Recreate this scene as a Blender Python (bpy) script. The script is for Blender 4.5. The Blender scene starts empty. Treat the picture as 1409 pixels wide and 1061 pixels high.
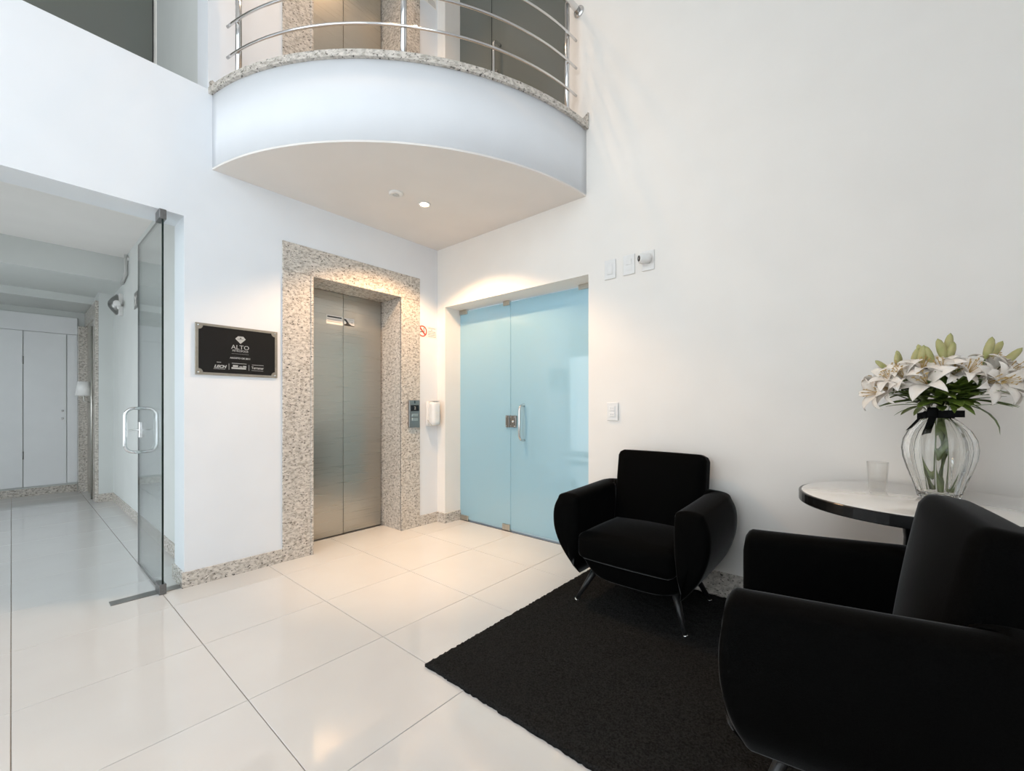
import bpy, bmesh, math, random
from mathutils import Vector, Matrix
random.seed(7)
SC = bpy.context.scene
COL = SC.collection
R = math.radians

# ------------------------------------------------------------------ camera
CAM_POS = (3.2813, -2.7286, 1.13)
cd = bpy.data.cameras.new('camera'); cam = bpy.data.objects.new('camera', cd); COL.objects.link(cam)
cam.location = CAM_POS
cam.rotation_euler = (R(90), 0, R(40.3))
cd.sensor_fit = 'HORIZONTAL'; cd.sensor_width = 36.0
cd.lens = 36.0 * 584.0 / 1409.0
cd.shift_x = 0.0
cd.shift_y = (560.0 - 530.5) / 1409.0
cd.clip_start = 0.02
SC.camera = cam

# ------------------------------------------------------------------ world and exposure
W = bpy.data.worlds.new('overcast_sky'); SC.world = W; W.use_nodes = True
bg = W.node_tree.nodes['Background']
bg.inputs['Color'].default_value = (0.885, 0.943, 1.0, 1); bg.inputs['Strength'].default_value = 3.0
vs = SC.view_settings
vs.view_transform = 'Standard'; vs.look = 'None'; vs.gamma = 1.0; vs.use_curve_mapping = False
vs.exposure = 0.20

# window portal guides sky light through the glazed facade (adds no light of its own)
def portal(name, loc, rot, sx, sy):
    l = bpy.data.lights.new(name, 'AREA'); l.shape = 'RECTANGLE'; l.size = sx; l.size_y = sy
    l.cycles.is_portal = True
    o = bpy.data.objects.new(name, l); o.location = loc; o.rotation_euler = rot; COL.objects.link(o)
XD = 3.95          # glazed facade plane
YR = -6.0          # rear wall plane
ZC = 5.75          # double-height ceiling
portal('facade_portal', (XD + 0.15, -4.4, 2.75), (0, R(90), 0), 4.6, 3.0)
portal('rear_portal', (1.9, YR - 0.15, 2.75), (R(-90), 0, 0), 3.2, 4.6)
portal('corridor_portal', (-2.1, -4.25, 1.1), (R(-90), 0, 0), 3.0, 2.1)

# ------------------------------------------------------------------ material helpers
MATS = {}
def nodes_of(m):
    m.use_nodes = True
    nt = m.node_tree
    return nt, nt.nodes, nt.links
def pmat(name, col, rough=0.5, metal=0.0, spec=0.5, **kw):
    m = bpy.data.materials.new(name); nt, n, l = nodes_of(m)
    b = n['Principled BSDF']
    b.inputs['Base Color'].default_value = (*col, 1); b.inputs['Roughness'].default_value = rough
    b.inputs['Metallic'].default_value = metal; b.inputs['Specular IOR Level'].default_value = spec
    for k, v in kw.items():
        b.inputs[k.replace('_', ' ')].default_value = v
    MATS[name] = m
    return m
def add_noise(m, c1, c2, scale=20, detail=4, bump=0.0, stretch=(1, 1, 1), bscale=None, bdist=0.01, ramp=(0.35, 0.65)):
    nt, n, l = nodes_of(m); b = n['Principled BSDF']
    tc = n.new('ShaderNodeTexCoord'); mp = n.new('ShaderNodeMapping'); mp.inputs['Scale'].default_value = stretch
    l.new(tc.outputs['Object'], mp.inputs['Vector'])
    nz = n.new('ShaderNodeTexNoise'); nz.inputs['Scale'].default_value = scale; nz.inputs['Detail'].default_value = detail
    l.new(mp.outputs['Vector'], nz.inputs['Vector'])
    cr = n.new('ShaderNodeValToRGB')
    cr.color_ramp.elements[0].position = ramp[0]; cr.color_ramp.elements[0].color = (*c1, 1)
    cr.color_ramp.elements[1].position = ramp[1]; cr.color_ramp.elements[1].color = (*c2, 1)
    l.new(nz.outputs['Fac'], cr.inputs['Fac']); l.new(cr.outputs['Color'], b.inputs['Base Color'])
    if bump:
        n2 = n.new('ShaderNodeTexNoise'); n2.inputs['Scale'].default_value = bscale or scale
        l.new(mp.outputs['Vector'], n2.inputs['Vector'])
        bp = n.new('ShaderNodeBump'); bp.inputs['Strength'].default_value = bump; bp.inputs['Distance'].default_value = bdist
        l.new(n2.outputs['Fac'], bp.inputs['Height']); l.new(bp.outputs['Normal'], b.inputs['Normal'])
    return m

M_wall = add_noise(pmat('wall_paint', (.785, .805, .832), .65, spec=.25), (.775, .795, .822), (.795, .815, .842), 3, 2, bump=.05, bscale=180, bdist=.002)  # cool daylight tint is put into this paint
M_wallw = add_noise(pmat('warm_lit_wall_paint', (.845, .812, .765), .65, spec=.25), (.835, .802, .755), (.855, .822, .775), 3, 2, bump=.05, bscale=180, bdist=.002)  # white wall with the warm tint of the light put into its colour
M_ceil = add_noise(pmat('ceiling_paint', (.80, .765, .73), .7, spec=.2), (.79, .755, .72), (.81, .775, .74), 3, 2)
M_grey = add_noise(pmat('corridor_paint', (.66, .68, .66), .6, spec=.25), (.65, .67, .65), (.67, .69, .67), 3, 2)  # darkened so the corridor's shade is partly in the colour
M_litceil = add_noise(pmat('lit_ceiling_paint', (.86, .83, .80), .6, spec=.25), (.85, .82, .79), (.87, .84, .81), 3, 2)  # corridor ceiling lightened in colour to carry the lobby light
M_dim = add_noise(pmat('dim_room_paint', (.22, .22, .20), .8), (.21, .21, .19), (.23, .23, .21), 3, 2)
M_tile = add_noise(pmat('porcelain_tile', (.64, .63, .615), .07, spec=.5, IOR=1.55), (.63, .62, .605), (.65, .645, .63), 2.5, 3)
M_grout = add_noise(pmat('grout', (.30, .26, .22), .9), (.27, .23, .19), (.33, .29, .25), 40, 2)
M_door = add_noise(pmat('white_lacquer', (.85, .86, .87), .3), (.84, .85, .86), (.86, .87, .88), 4, 2)
M_plas = add_noise(pmat('white_plastic', (.80, .79, .77), .35), (.79, .78, .76), (.81, .80, .78), 30, 2)
M_plasd = pmat('mid_grey_plastic', (.52, .52, .50), .4)  # one even grey for small plastic parts
M_black = pmat('black_gloss', (.006, .006, .006), .22, spec=.25)
M_lens = pmat('black_lens', (.01, .01, .012), .08)
M_blackp = add_noise(pmat('black_plate', (.012, .012, .012), .6, spec=.15), (.010, .010, .010), (.015, .015, .015), 300, 2)
M_steel = pmat('chrome', (.72, .72, .72), .12, 1.0)
M_satin = add_noise(pmat('satin_steel', (.55, .54, .50), .3, 1.0), (.52, .51, .47), (.58, .57, .53), 60, 2)
M_dsteel = add_noise(pmat('dull_steel', (.20, .20, .20), .35, .8), (.18, .18, .18), (.22, .22, .22), 60, 2)
M_gunm = pmat('dark_grey_metal', (.30, .30, .29), .3, .9)
M_paper = pmat('white_print', (.82, .80, .76), .5)
M_ink = pmat('dark_ink', (.03, .03, .03), .5)
M_greyink = pmat('grey_ink', (.36, .33, .30), .5)
M_red = pmat('red_print', (.55, .06, .025), .45)
M_silver = pmat('silver_print', (.50, .51, .50), .4, .3)
M_leg = pmat('dark_leg_metal', (.03, .03, .03), .35, .6)
M_darkstem = pmat('dark_glass_edge', (.01, .018, .016), .2)
M_white = pmat('white_gloss', (.72, .71, .68), .03, spec=.9, IOR=1.6, Coat_Weight=1.0, Coat_Roughness=.01, Coat_IOR=1.9)

def velvet(name, c):
    m = pmat(name, c, .9, spec=.03, Sheen_Weight=.20, Sheen_Roughness=.22)
    m.node_tree.nodes['Principled BSDF'].inputs['Sheen Tint'].default_value = (.8, .8, .8, 1)
    add_noise(m, tuple(v * .7 for v in c), tuple(v * 1.3 for v in c), 260, 3, bump=.3, bscale=420, bdist=.002)
    return m
M_velvet = velvet('black_velvet', (.0022, .0022, .0021))
M_ribbon = pmat('black_ribbon', (.004, .004, .004), .6, spec=.08)
M_rug = add_noise(pmat('black_pile', (.016, .016, .016), .95, spec=.05), (.008, .008, .008), (.026, .026, .025), 150, 4, bump=.8, bscale=260, bdist=.006)

def granite(name, base, mid, dark, scale=1.0):
    m = pmat(name, base, .18, spec=.5); nt, n, l = nodes_of(m); b = n['Principled BSDF']
    tc = n.new('ShaderNodeTexCoord')
    geo = n.new('ShaderNodeNewGeometry')
    v = n.new('ShaderNodeTexVoronoi'); v.inputs['Scale'].default_value = 62 * scale
    nz = n.new('ShaderNodeTexNoise'); nz.inputs['Scale'].default_value = 45 * scale; nz.inputs['Detail'].default_value = 6
    nz2 = n.new('ShaderNodeTexNoise'); nz2.inputs['Scale'].default_value = 75 * scale; nz2.inputs['Detail'].default_value = 3
    mp = n.new('ShaderNodeMapping'); mp.inputs['Rotation'].default_value = (R(35), R(20), R(15)); mp.inputs['Scale'].default_value = (1, 1, 1.6)
    l.new(geo.outputs['Position'], mp.inputs['Vector'])
    for q in (v, nz, nz2): l.new(mp.outputs['Vector'], q.inputs['Vector'])
    r1 = n.new('ShaderNodeValToRGB'); e = r1.color_ramp.elements
    e[0].position = .36; e[0].color = (*mid, 1); e[1].position = .56; e[1].color = (*base, 1)
    l.new(nz.outputs['Fac'], r1.inputs['Fac'])
    r2 = n.new('ShaderNodeValToRGB'); e = r2.color_ramp.elements
    e[0].position = .33; e[0].color = (1, 1, 1, 1); e[1].position = .41; e[1].color = (0, 0, 0, 1)
    l.new(nz2.outputs['Fac'], r2.inputs['Fac'])
    mx = n.new('ShaderNodeMix'); mx.data_type = 'RGBA'
    l.new(r2.outputs['Color'], mx.inputs[0]); l.new(r1.outputs['Color'], mx.inputs[6]); mx.inputs[7].default_value = (*dark, 1)
    r3 = n.new('ShaderNodeMapRange'); r3.inputs['From Min'].default_value = 0; r3.inputs['From Max'].default_value = 1
    r3.inputs['To Min'].default_value = .85; r3.inputs['To Max'].default_value = 1.1
    l.new(v.outputs['Color'], r3.inputs['Value'])
    mm = n.new('ShaderNodeMix'); mm.data_type = 'RGBA'; mm.blend_type = 'MULTIPLY'; mm.inputs[0].default_value = 1
    l.new(mx.outputs[2], mm.inputs[6]); l.new(r3.outputs['Result'], mm.inputs[7])
    l.new(mm.outputs[2], b.inputs['Base Color'])
    return m
M_gran = granite('speckled_granite', (.66, .61, .55), (.42, .38, .33), (.085, .075, .065), .85)

def brushed(name, c):
    m = pmat(name, c, .27, 1.0); nt, n, l = nodes_of(m); b = n['Principled BSDF']
    b.inputs['Anisotropic'].default_value = .6
    geo = n.new('ShaderNodeNewGeometry'); mp = n.new('ShaderNodeMapping'); mp.inputs['Scale'].default_value = (1, .25, 3.2)
    l.new(geo.outputs['Position'], mp.inputs['Vector'])
    nz = n.new('ShaderNodeTexNoise'); nz.inputs['Scale'].default_value = 1.1; nz.inputs['Detail'].default_value = 0.6
    l.new(mp.outputs['Vector'], nz.inputs['Vector'])
    bp = n.new('ShaderNodeBump'); bp.inputs['Strength'].default_value = .05; bp.inputs['Distance'].default_value = .06
    l.new(nz.outputs['Fac'], bp.inputs['Height']); l.new(bp.outputs['Normal'], b.inputs['Normal'])
    mp2 = n.new('ShaderNodeMapping'); mp2.inputs['Scale'].default_value = (1, 2, 400)
    l.new(geo.outputs['Position'], mp2.inputs['Vector'])
    n2 = n.new('ShaderNodeTexNoise'); n2.inputs['Scale'].default_value = 1; l.new(mp2.outputs['Vector'], n2.inputs['Vector'])
    mr = n.new('ShaderNodeMapRange'); mr.inputs['To Min'].default_value = .24; mr.inputs['To Max'].default_value = .34
    l.new(n2.outputs['Fac'], mr.inputs['Value']); l.new(mr.outputs['Result'], b.inputs['Roughness'])
    return m
M_elev = brushed('brushed_steel', (.52, .50, .45))

def thin_glass(name, tint, f0=.045, gain=.95, rough=.0):
    m = bpy.data.materials.new(name); nt, n, l = nodes_of(m)
    n.remove(n['Principled BSDF']); out = n['Material Output']
    tr = n.new('ShaderNodeBsdfTransparent'); tr.inputs['Color'].default_value = (*tint, 1)
    gl = n.new('ShaderNodeBsdfGlossy'); gl.inputs['Roughness'].default_value = rough
    lw = n.new('ShaderNodeLayerWeight'); lw.inputs['Blend'].default_value = .5
    pw = n.new('ShaderNodeMath'); pw.operation = 'POWER'; pw.inputs[1].default_value = 5
    ma = n.new('ShaderNodeMath'); ma.operation = 'MULTIPLY_ADD'; ma.inputs[1].default_value = gain; ma.inputs[2].default_value = f0
    ma.use_clamp = True
    mx = n.new('ShaderNodeMixShader')
    l.new(lw.outputs['Facing'], pw.inputs[0]); l.new(pw.outputs[0], ma.inputs[0]); l.new(ma.outputs[0], mx.inputs[0])
    l.new(tr.outputs[0], mx.inputs[1]); l.new(gl.outputs[0], mx.inputs[2]); l.new(mx.outputs[0], out.inputs['Surface'])
    return m
M_clear = thin_glass('clear_glass', (.935, .962, .962))
M_facade = thin_glass('facade_glass', (.97, .98, .98), .03, .5)
def haze_glass(name, tint, haze, amount):
    m = thin_glass(name, tint, .05, .8); nt, n, l = nodes_of(m)
    mx = next(q for q in n if q.type == 'MIX_SHADER'); tr = next(q for q in n if q.type == 'BSDF_TRANSPARENT')
    df = n.new('ShaderNodeBsdfDiffuse'); df.inputs['Color'].default_value = (*haze, 1)
    m2 = n.new('ShaderNodeMixShader'); m2.inputs[0].default_value = amount
    l.new(tr.outputs[0], m2.inputs[1]); l.new(df.outputs[0], m2.inputs[2]); l.new(m2.outputs[0], mx.inputs[1])
    return m
M_cup = haze_glass('clear_cup_plastic', (.99, .99, .985), (.85, .84, .82), .035)
M_tint = haze_glass('tinted_haze_glass', (.62, .64, .58), (.24, .25, .225), .6)  # painted haze: diffuse grey lightens the dark panes in place of reflections

def frosted(name, c):
    m = bpy.data.materials.new(name); nt, n, l = nodes_of(m)
    n.remove(n['Principled BSDF']); out = n['Material Output']
    df = n.new('ShaderNodeBsdfDiffuse'); df.inputs['Color'].default_value = (*c, 1)
    tl = n.new('ShaderNodeBsdfTranslucent'); tl.inputs['Color'].default_value = (*[min(1, v * 1.1) for v in c], 1)
    gl = n.new('ShaderNodeBsdfGlossy'); gl.inputs['Roughness'].default_value = .03
    nz = n.new('ShaderNodeTexNoise'); nz.inputs['Scale'].default_value = 250
    bp = n.new('ShaderNodeBump'); bp.inputs['Strength'].default_value = .02
    l.new(nz.outputs['Fac'], bp.inputs['Height']); l.new(bp.outputs['Normal'], gl.inputs['Normal'])
    m1 = n.new('ShaderNodeMixShader'); m1.inputs[0].default_value = .55
    l.new(df.outputs[0], m1.inputs[1]); l.new(tl.outputs[0], m1.inputs[2])
    lw = n.new('ShaderNodeLayerWeight'); lw.inputs['Blend'].default_value = .5
    pw = n.new('ShaderNodeMath'); pw.operation = 'POWER'; pw.inputs[1].default_value = 5
    ma = n.new('ShaderNodeMath'); ma.operation = 'MULTIPLY_ADD'; ma.inputs[1].default_value = .85; ma.inputs[2].default_value = .08
    m2 = n.new('ShaderNodeMixShader')
    l.new(lw.outputs['Facing'], pw.inputs[0]); l.new(pw.outputs[0], ma.inputs[0]); l.new(ma.outputs[0], m2.inputs[0])
    l.new(m1.outputs[0], m2.inputs[1]); l.new(gl.outputs[0], m2.inputs[2]); l.new(m2.outputs[0], out.inputs['Surface'])
    return m
M_frost = frosted('frosted_teal_glass', (.52, .71, .77))
M_vase = pmat('clear_vase_glass', (.97, .98, .97), .0, Transmission_Weight=1.0, IOR=1.42)

def emit(name, c, s):
    m = bpy.data.materials.new(name); nt, n, l = nodes_of(m); b = n['Principled BSDF']
    b.inputs['Base Color'].default_value = (.8, .8, .8, 1)
    b.inputs['Emission Color'].default_value = (*c, 1); b.inputs['Emission Strength'].default_value = s
    return m
M_bulb = emit('warm_bulb', (1, .72, .45), 30)
M_panel = emit('added_panel_glow', (.85, .95, 1), 3)  # glow of the added panel behind the frosted door

# ------------------------------------------------------------------ mesh helpers
def link(name, me, mat=None, parent=None, smooth=False):
    if mat is not None:
        for q in (mat if isinstance(mat, (list, tuple)) else [mat]): me.materials.append(q)
    if smooth:
        for p in me.polygons: p.use_smooth = True
    o = bpy.data.objects.new(name, me); COL.objects.link(o)
    if parent is not None: o.parent = parent
    return o
def pyobj(name, v, f, mat, parent=None, smooth=False):
    me = bpy.data.meshes.new(name); me.from_pydata([tuple(p) for p in v], [], f); me.update()
    return link(name, me, mat, parent, smooth)
def bmobj(name, bm, mat, parent=None, smooth=False):
    me = bpy.data.meshes.new(name); bmesh.ops.recalc_face_normals(bm, faces=bm.faces); bm.to_mesh(me); bm.free()
    return link(name, me, mat, parent, smooth)
def addbox(bm, x0, x1, y0, y1, z0, z1):
    vs_ = [bm.verts.new((x, y, z)) for x in (x0, x1) for y in (y0, y1) for z in (z0, z1)]
    for f in ((0, 1, 3, 2), (4, 6, 7, 5), (0, 4, 5, 1), (2, 3, 7, 6), (0, 2, 6, 4), (1, 5, 7, 3)):
        bm.faces.new([vs_[i] for i in f])
def boxes(name, L, mat, parent=None):
    bm = bmesh.new()
    for b in L: addbox(bm, *b)
    return bmobj(name, bm, mat, parent)
def bbox(name, b, mat, parent=None, bev=.003, seg=2, smooth=False):
    bm = bmesh.new(); addbox(bm, *b); bmesh.ops.recalc_face_normals(bm, faces=bm.faces)
    if bev: bmesh.ops.bevel(bm, geom=list(bm.edges), offset=bev, segments=seg, affect='EDGES', profile=.5)
    return bmobj(name, bm, mat, parent, smooth)
def tube_geo(pts, rad, seg=12, closed=False, cap=True):
    pts = [Vector(p) for p in pts]; n = len(pts)
    rad = rad if isinstance(rad, (list, tuple)) else [rad] * n
    V = []; F = []
    up = None
    for i, p in enumerate(pts):
        if closed: t = (pts[(i + 1) % n] - pts[i - 1])
        else: t = pts[min(i + 1, n - 1)] - pts[max(i - 1, 0)]
        t.normalize()
        if up is None:
            up = Vector((0, 0, 1)) if abs(t.z) < .9 else Vector((1, 0, 0))
        a = t.cross(up)
        if a.length < 1e-5: a = t.orthogonal()
        a.normalize(); b = a.cross(t).normalized(); up = b
        for k in range(seg):
            an = 2 * math.pi * k / seg
            V.append(p + (a * math.cos(an) + b * math.sin(an)) * rad[i])
    m = n if closed else n - 1
    for i in range(m):
        j = (i + 1) % n
        for k in range(seg):
            q = (k + 1) % seg
            F.append((i * seg + k, i * seg + q, j * seg + q, j * seg + k))
    if cap and not closed:
        F.append(tuple(range(seg - 1, -1, -1))); F.append(tuple((n - 1) * seg + k for k in range(seg)))
    return V, F
def tube(name, pts, rad, mat, parent=None, seg=12, closed=False):
    V, F = tube_geo(pts, rad, seg, closed)
    return pyobj(name, V, F, mat, parent, True)
def lathe(name, prof, mat, parent=None, seg=32, loc=(0, 0, 0), smooth=True, axis='Z', fl=0, flamp=0, flrows=None):
    V = []; F = []
    for ri, (r, z) in enumerate(prof):
        for k in range(seg):
            a = 2 * math.pi * k / seg
            rr = r * (1 + (flamp * abs(math.cos(fl * a / 2)) if fl and (flrows is None or ri < flrows) else 0))
            x, y = rr * math.cos(a), rr * math.sin(a)
            p = (x, y, z) if axis == 'Z' else ((z, x, y) if axis == 'X' else (x, z, y))
            V.append((p[0] + loc[0], p[1] + loc[1], p[2] + loc[2]))
    n = len(prof)
    for i in range(n - 1):
        for k in range(seg):
            q = (k + 1) % seg
            F.append((i * seg + k, i * seg + q, (i + 1) * seg + q, (i + 1) * seg + k))
    if prof[0][0] > 1e-5: F.append(tuple(range(seg - 1, -1, -1)))
    if prof[-1][0] > 1e-5: F.append(tuple((n - 1) * seg + k for k in range(seg)))
    bm = bmesh.new()
    vv = [bm.verts.new(p) for p in V]
    for f in F:
        try: bm.faces.new([vv[i] for i in f])
        except ValueError: pass
    bmesh.ops.remove_doubles(bm, verts=bm.verts, dist=1e-5)
    return bmobj(name, bm, mat, parent, smooth)
def prism(name, poly, axis, a0, a1, mat, parent=None):
    """extrude a 2D outline along axis ('X': outline in y,z; 'Y': x,z; 'Z': x,y)"""
    n = len(poly)
    def P(u, v, w): return {'X': (w, u, v), 'Y': (u, w, v), 'Z': (u, v, w)}[axis]
    V = [P(u, v, a0) for u, v in poly] + [P(u, v, a1) for u, v in poly]
    bm = bmesh.new(); vv = [bm.verts.new(p) for p in V]
    bm.faces.new(vv[:n][::-1]); bm.faces.new(vv[n:])
    for i in range(n): bm.faces.new((vv[i], vv[(i + 1) % n], vv[n + (i + 1) % n], vv[n + i]))
    return bmobj(name, bm, mat, parent)
def cushion(name, s, r, mat, parent, loc=(0, 0, 0), rot=(0, 0, 0), crown=(0, 0, 0), n=14, shape=None):
    bm = bmesh.new(); bmesh.ops.create_cube(bm, size=2); bmesh.ops.subdivide_edges(bm, edges=list(bm.edges), cuts=n, use_grid_fill=True)
    h = [v / 2 for v in s]
    for v in bm.verts:
        p = v.co.copy()
        # concentrate vertices near the borders
        q = Vector([math.copysign(1 - (1 - abs(c)) ** 1.0, c) * hh for c, hh in zip(p, h)])
        inner = Vector([max(-hh + r, min(hh - r, c)) for c, hh in zip(q, h)])
        d = q - inner
        if d.length > 1e-9:
            cnt = q
            d.normalize(); q = inner + d * r
        for i in range(3):
            if crown[i]:
                o = [k for k in range(3) if k != i]
                w = max(0, 1 - (q[o[0]] / h[o[0]]) ** 2) * max(0, 1 - (q[o[1]] / h[o[1]]) ** 2)
                q[i] += math.copysign(crown[i] * w, q[i]) * (abs(q[i]) / h[i])
        if shape: q = shape(q)
        v.co = q
    M = Matrix.Translation(loc) @ Matrix.Rotation(rot[0], 4, 'X') @ Matrix.Rotation(rot[2], 4, 'Z')
    bmesh.ops.transform(bm, matrix=M, verts=bm.verts)
    return bmobj(name, bm, mat, parent, True)
def empty(name, loc=(0, 0, 0), rz=0):
    o = bpy.data.objects.new(name, None); COL.objects.link(o); o.location = loc; o.rotation_euler = (0, 0, rz)
    o.empty_display_size = .1
    return o
def tag(o, label=None, cat=None, group=None, kind=None):
    if label: o['label'] = label
    if cat: o['category'] = cat
    if group: o['group'] = group
    if kind: o['kind'] = kind
    return o
def struct(o, label=None):
    o['kind'] = 'structure'
    if label: o['label'] = label
    return o
def copy_tree(o, parent=None):
    c = o.copy(); COL.objects.link(c); c.parent = parent
    for ch in list(o.children): copy_tree(ch, c)
    return c
def text(name, body, size, mat, loc, rot, parent, align='CENTER', bold=0.0, shear=0.0, sx=1.0):
    cu = bpy.data.curves.new(name, 'FONT'); cu.body = body; cu.size = size; cu.align_x = align; cu.align_y = 'CENTER'
    cu.extrude = .0006; cu.offset = bold; cu.shear = shear; cu.resolution_u = 3
    t = bpy.data.objects.new(name + '_tmp', cu); COL.objects.link(t)
    dg = bpy.context.evaluated_depsgraph_get()
    me = bpy.data.meshes.new_from_object(t.evaluated_get(dg)); bpy.data.objects.remove(t)
    M = Matrix.Translation(loc) @ Matrix.Rotation(rot[2], 4, 'Z') @ Matrix.Rotation(rot[0], 4, 'X') @ Matrix.Diagonal((sx, 1, 1, 1))
    me.transform(M); me.materials.clear()
    return link(name, me, mat, parent)
RA = (R(90), 0, R(90))      # writing on the elevator wall (faces +x)

# ================================================================== SETTING
# ---- floor: slab of grout with individual tiles
floor = struct(boxes('floor', [(-5.1, XD + .25, YR - .25, .26, -.12, -.0035), (-.4, 2.3, .26, 2.75, -.12, -.0035)], M_grout), 'polished off-white porcelain tile floor')
P = .592; X0, Y0 = .855, -2.138
def tile_mesh():
    g = .0015; h = P / 2 - g
    bm = bmesh.new(); addbox(bm, -h, h, -h, h, -.010, 0)
    top = [e for e in bm.edges if all(abs(v.co.z) < 1e-6 for v in e.verts)]
    bmesh.ops.bevel(bm, geom=top, offset=.0012, segments=1, affect='EDGES')
    bmesh.ops.recalc_face_normals(bm, faces=bm.faces)
    me = bpy.data.meshes.new('tile'); bm.to_mesh(me); bm.free(); me.materials.append(M_tile); return me
TM = tile_mesh()
ix0, ix1 = int(math.floor((-5.0 - X0) / P)), int(math.ceil((XD + .1 - X0) / P))
iy0, iy1 = int(math.floor((-5.0 - Y0) / P)), int(math.ceil((2.6 - Y0) / P))
for i in range(ix0, ix1):
    for j in range(iy0, iy1):
        cx, cy = X0 + (i + .5) * P, Y0 + (j + .5) * P
        if cy > .15 and (cx < -.4 or cx > 2.1 or cy > 2.5): continue
        if cy > -1.6 and cx < -.65: continue
        if i == ix1 - 1 or cy < -5.0: pass
        o = bpy.data.objects.new('tile', TM); COL.objects.link(o); o.location = (cx, cy, 0); o.parent = floor

# ---- wall with the elevator (plane x = 0, faces +x)
T = .24
EY0, EY1, EZ = -1.235, -.432, 2.132        # elevator opening
OY0, OY1, OZ = -3.75, -2.03, 2.326         # entrance opening
SILL = 3.19; UY = -1.905; UF = 3.20        # upper level
struct(boxes('wall_left', [
    (-T, 0, YR, OY0, 0, SILL), (-T, 0, OY0, OY1, OZ, SILL),
    (-T, 0, OY1, EY0 - .03, 0, SILL), (-T, 0, EY0 - .03, EY1 + .03, EZ + .03, SILL), (-T, 0, EY1 + .03, 0, 0, SILL),
    (-T, 0, UY, EY0 - .03, SILL, ZC), (-T, 0, EY0 - .03, EY1 + .03, UF + EZ + .03, ZC), (-T, 0, EY1 + .03, 0, SILL, ZC),
    (-T, 0, EY0 - .03, EY1 + .03, SILL - .2, SILL)], M_wall), 'white painted wall around the elevator')
# ---- wall with the frosted door (plane y = 0, faces -y)
DX0, DX1, DZ = .114, 1.70, 2.10
VX1, VZ = 1.50, 5.45
struct(boxes('wall_back', [
    (-T, DX0, 0, T, 0, ZC), (DX0, DX1, 0, T, DZ, UF - .02), (DX1, XD + T, 0, T, 0, ZC),
    (VX1, DX1, 0, T, UF - .02, ZC), (DX0, VX1, 0, T, VZ, ZC)], M_wallw), 'tall white wall behind the armchairs, warm light in its colour')
# ---- glazed facade wall (right, out of view) and rear wall
fy0, fy1, fz0, fz1 = -5.9, -2.9, .45, 5.05
struct(boxes('wall_right', [(XD, XD + T, fy1, 0, 0, ZC), (XD, XD + T, YR, fy0, 0, ZC), (XD, XD + T, fy0, fy1, 0, fz0), (XD, XD + T, fy0, fy1, fz1, ZC)], M_wall))
win = empty('window_1', (XD + .1, -4.4, fz0)); struct(win, 'tall glazed street facade')
for k in range(5):
    y = fy0 + (fy1 - fy0) * k / 4
    o = boxes('mullion', [(-.03, .03, y + 4.4 - .025, y + 4.4 + .025, 0, fz1 - fz0)], M_gunm, win)
for z in (0.02, 2.3, fz1 - fz0 - .02):
    boxes('transom', [(-.028, .028, fy0 + 4.4, fy1 + 4.4, z - .02, z + .02)], M_gunm, win)
for k in range(4):
    ya = fy0 + (fy1 - fy0) * k / 4 + 4.4; yb = fy0 + (fy1 - fy0) * (k + 1) / 4 + 4.4
    for z0, z1 in ((.04, 2.28), (2.32, fz1 - fz0 - .04)):
        boxes('pane', [(-.004, .004, ya + .025, yb - .025, z0, z1)], M_facade, win)
rx0, rx1 = .3, 3.5
struct(boxes('wall_front', [(-T, rx0, YR - T, YR, 0, ZC), (rx1, XD + T, YR - T, YR, 0, ZC), (rx0, rx1, YR - T, YR, 0, fz0), (rx0, rx1, YR - T, YR, fz1, ZC)], M_wall))
w3 = empty('window_3_added', (rx0, YR - .1, fz0)); struct(w3, 'tall unseen window added in the rear wall for daylight')  # unseen window added to bring daylight onto the back wall
for k in range(4):
    x = (rx1 - rx0) * k / 3
    boxes('mullion', [(x - .025, x + .025, -.03, .03, 0, fz1 - fz0)], M_gunm, w3)
for z in (0.02, 2.3, fz1 - fz0 - .02):
    boxes('transom', [(0, rx1 - rx0, -.028, .028, z - .02, z + .02)], M_gunm, w3)
for k in range(3):
    xa = (rx1 - rx0) * k / 3; xb = (rx1 - rx0) * (k + 1) / 3
    for z0, z1 in ((.04, 2.28), (2.32, fz1 - fz0 - .04)):
        boxes('pane', [(xa + .025, xb - .025, -.004, .004, z0, z1)], M_facade, w3)
struct(boxes('ceiling', [(-5.2, XD + T, YR - T, T, ZC, ZC + .15)], M_ceil))

# ---- corridor behind the entrance opening
CY = -1.93; CL = -4.2; CXB = -4.88
corr = struct(boxes('wall_corridor_right', [(-3.72, -T, CY, CY + .12, 0, 3.0), (CXB, -3.72, -2.06, CY + .12, 0, 3.0)], M_grey), 'grey white corridor side wall seen through the entrance')
struct(boxes('wall_corridor_end', [(CXB - .12, CXB, CL - .1, CY + .12, 0, 3.0)], M_grey))
struct(boxes('wall_corridor_left', [(CXB, -3.6, CL - .12, CL, 0, 3.0), (-.6, -T, CL - .12, CL, 0, 3.0), (-3.6, -.6, CL - .12, CL, 0, .05), (-3.6, -.6, CL - .12, CL, 2.15, 3.0)], M_grey))
w4 = empty('window_4_added', (-3.6, CL - .06, .05)); struct(w4, 'unseen window added to light the corridor')  # unseen glazing added to brighten the corridor
for k in range(3):
    boxes('mullion', [(3.0 * k / 2 - .02, 3.0 * k / 2 + .02, -.02, .02, 0, 2.1)], M_gunm, w4)
for k in range(2):
    boxes('pane', [(3.0 * k / 2 + .02, 3.0 * (k + 1) / 2 - .02, -.003, .003, 0, 2.1)], M_facade, w4)
struct(boxes('ceiling_entrance', [(-2.96, -T, CL, CY, 2.76, 3.0)], M_litceil), 'ceiling just inside the entrance, lobby light painted in')
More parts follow.
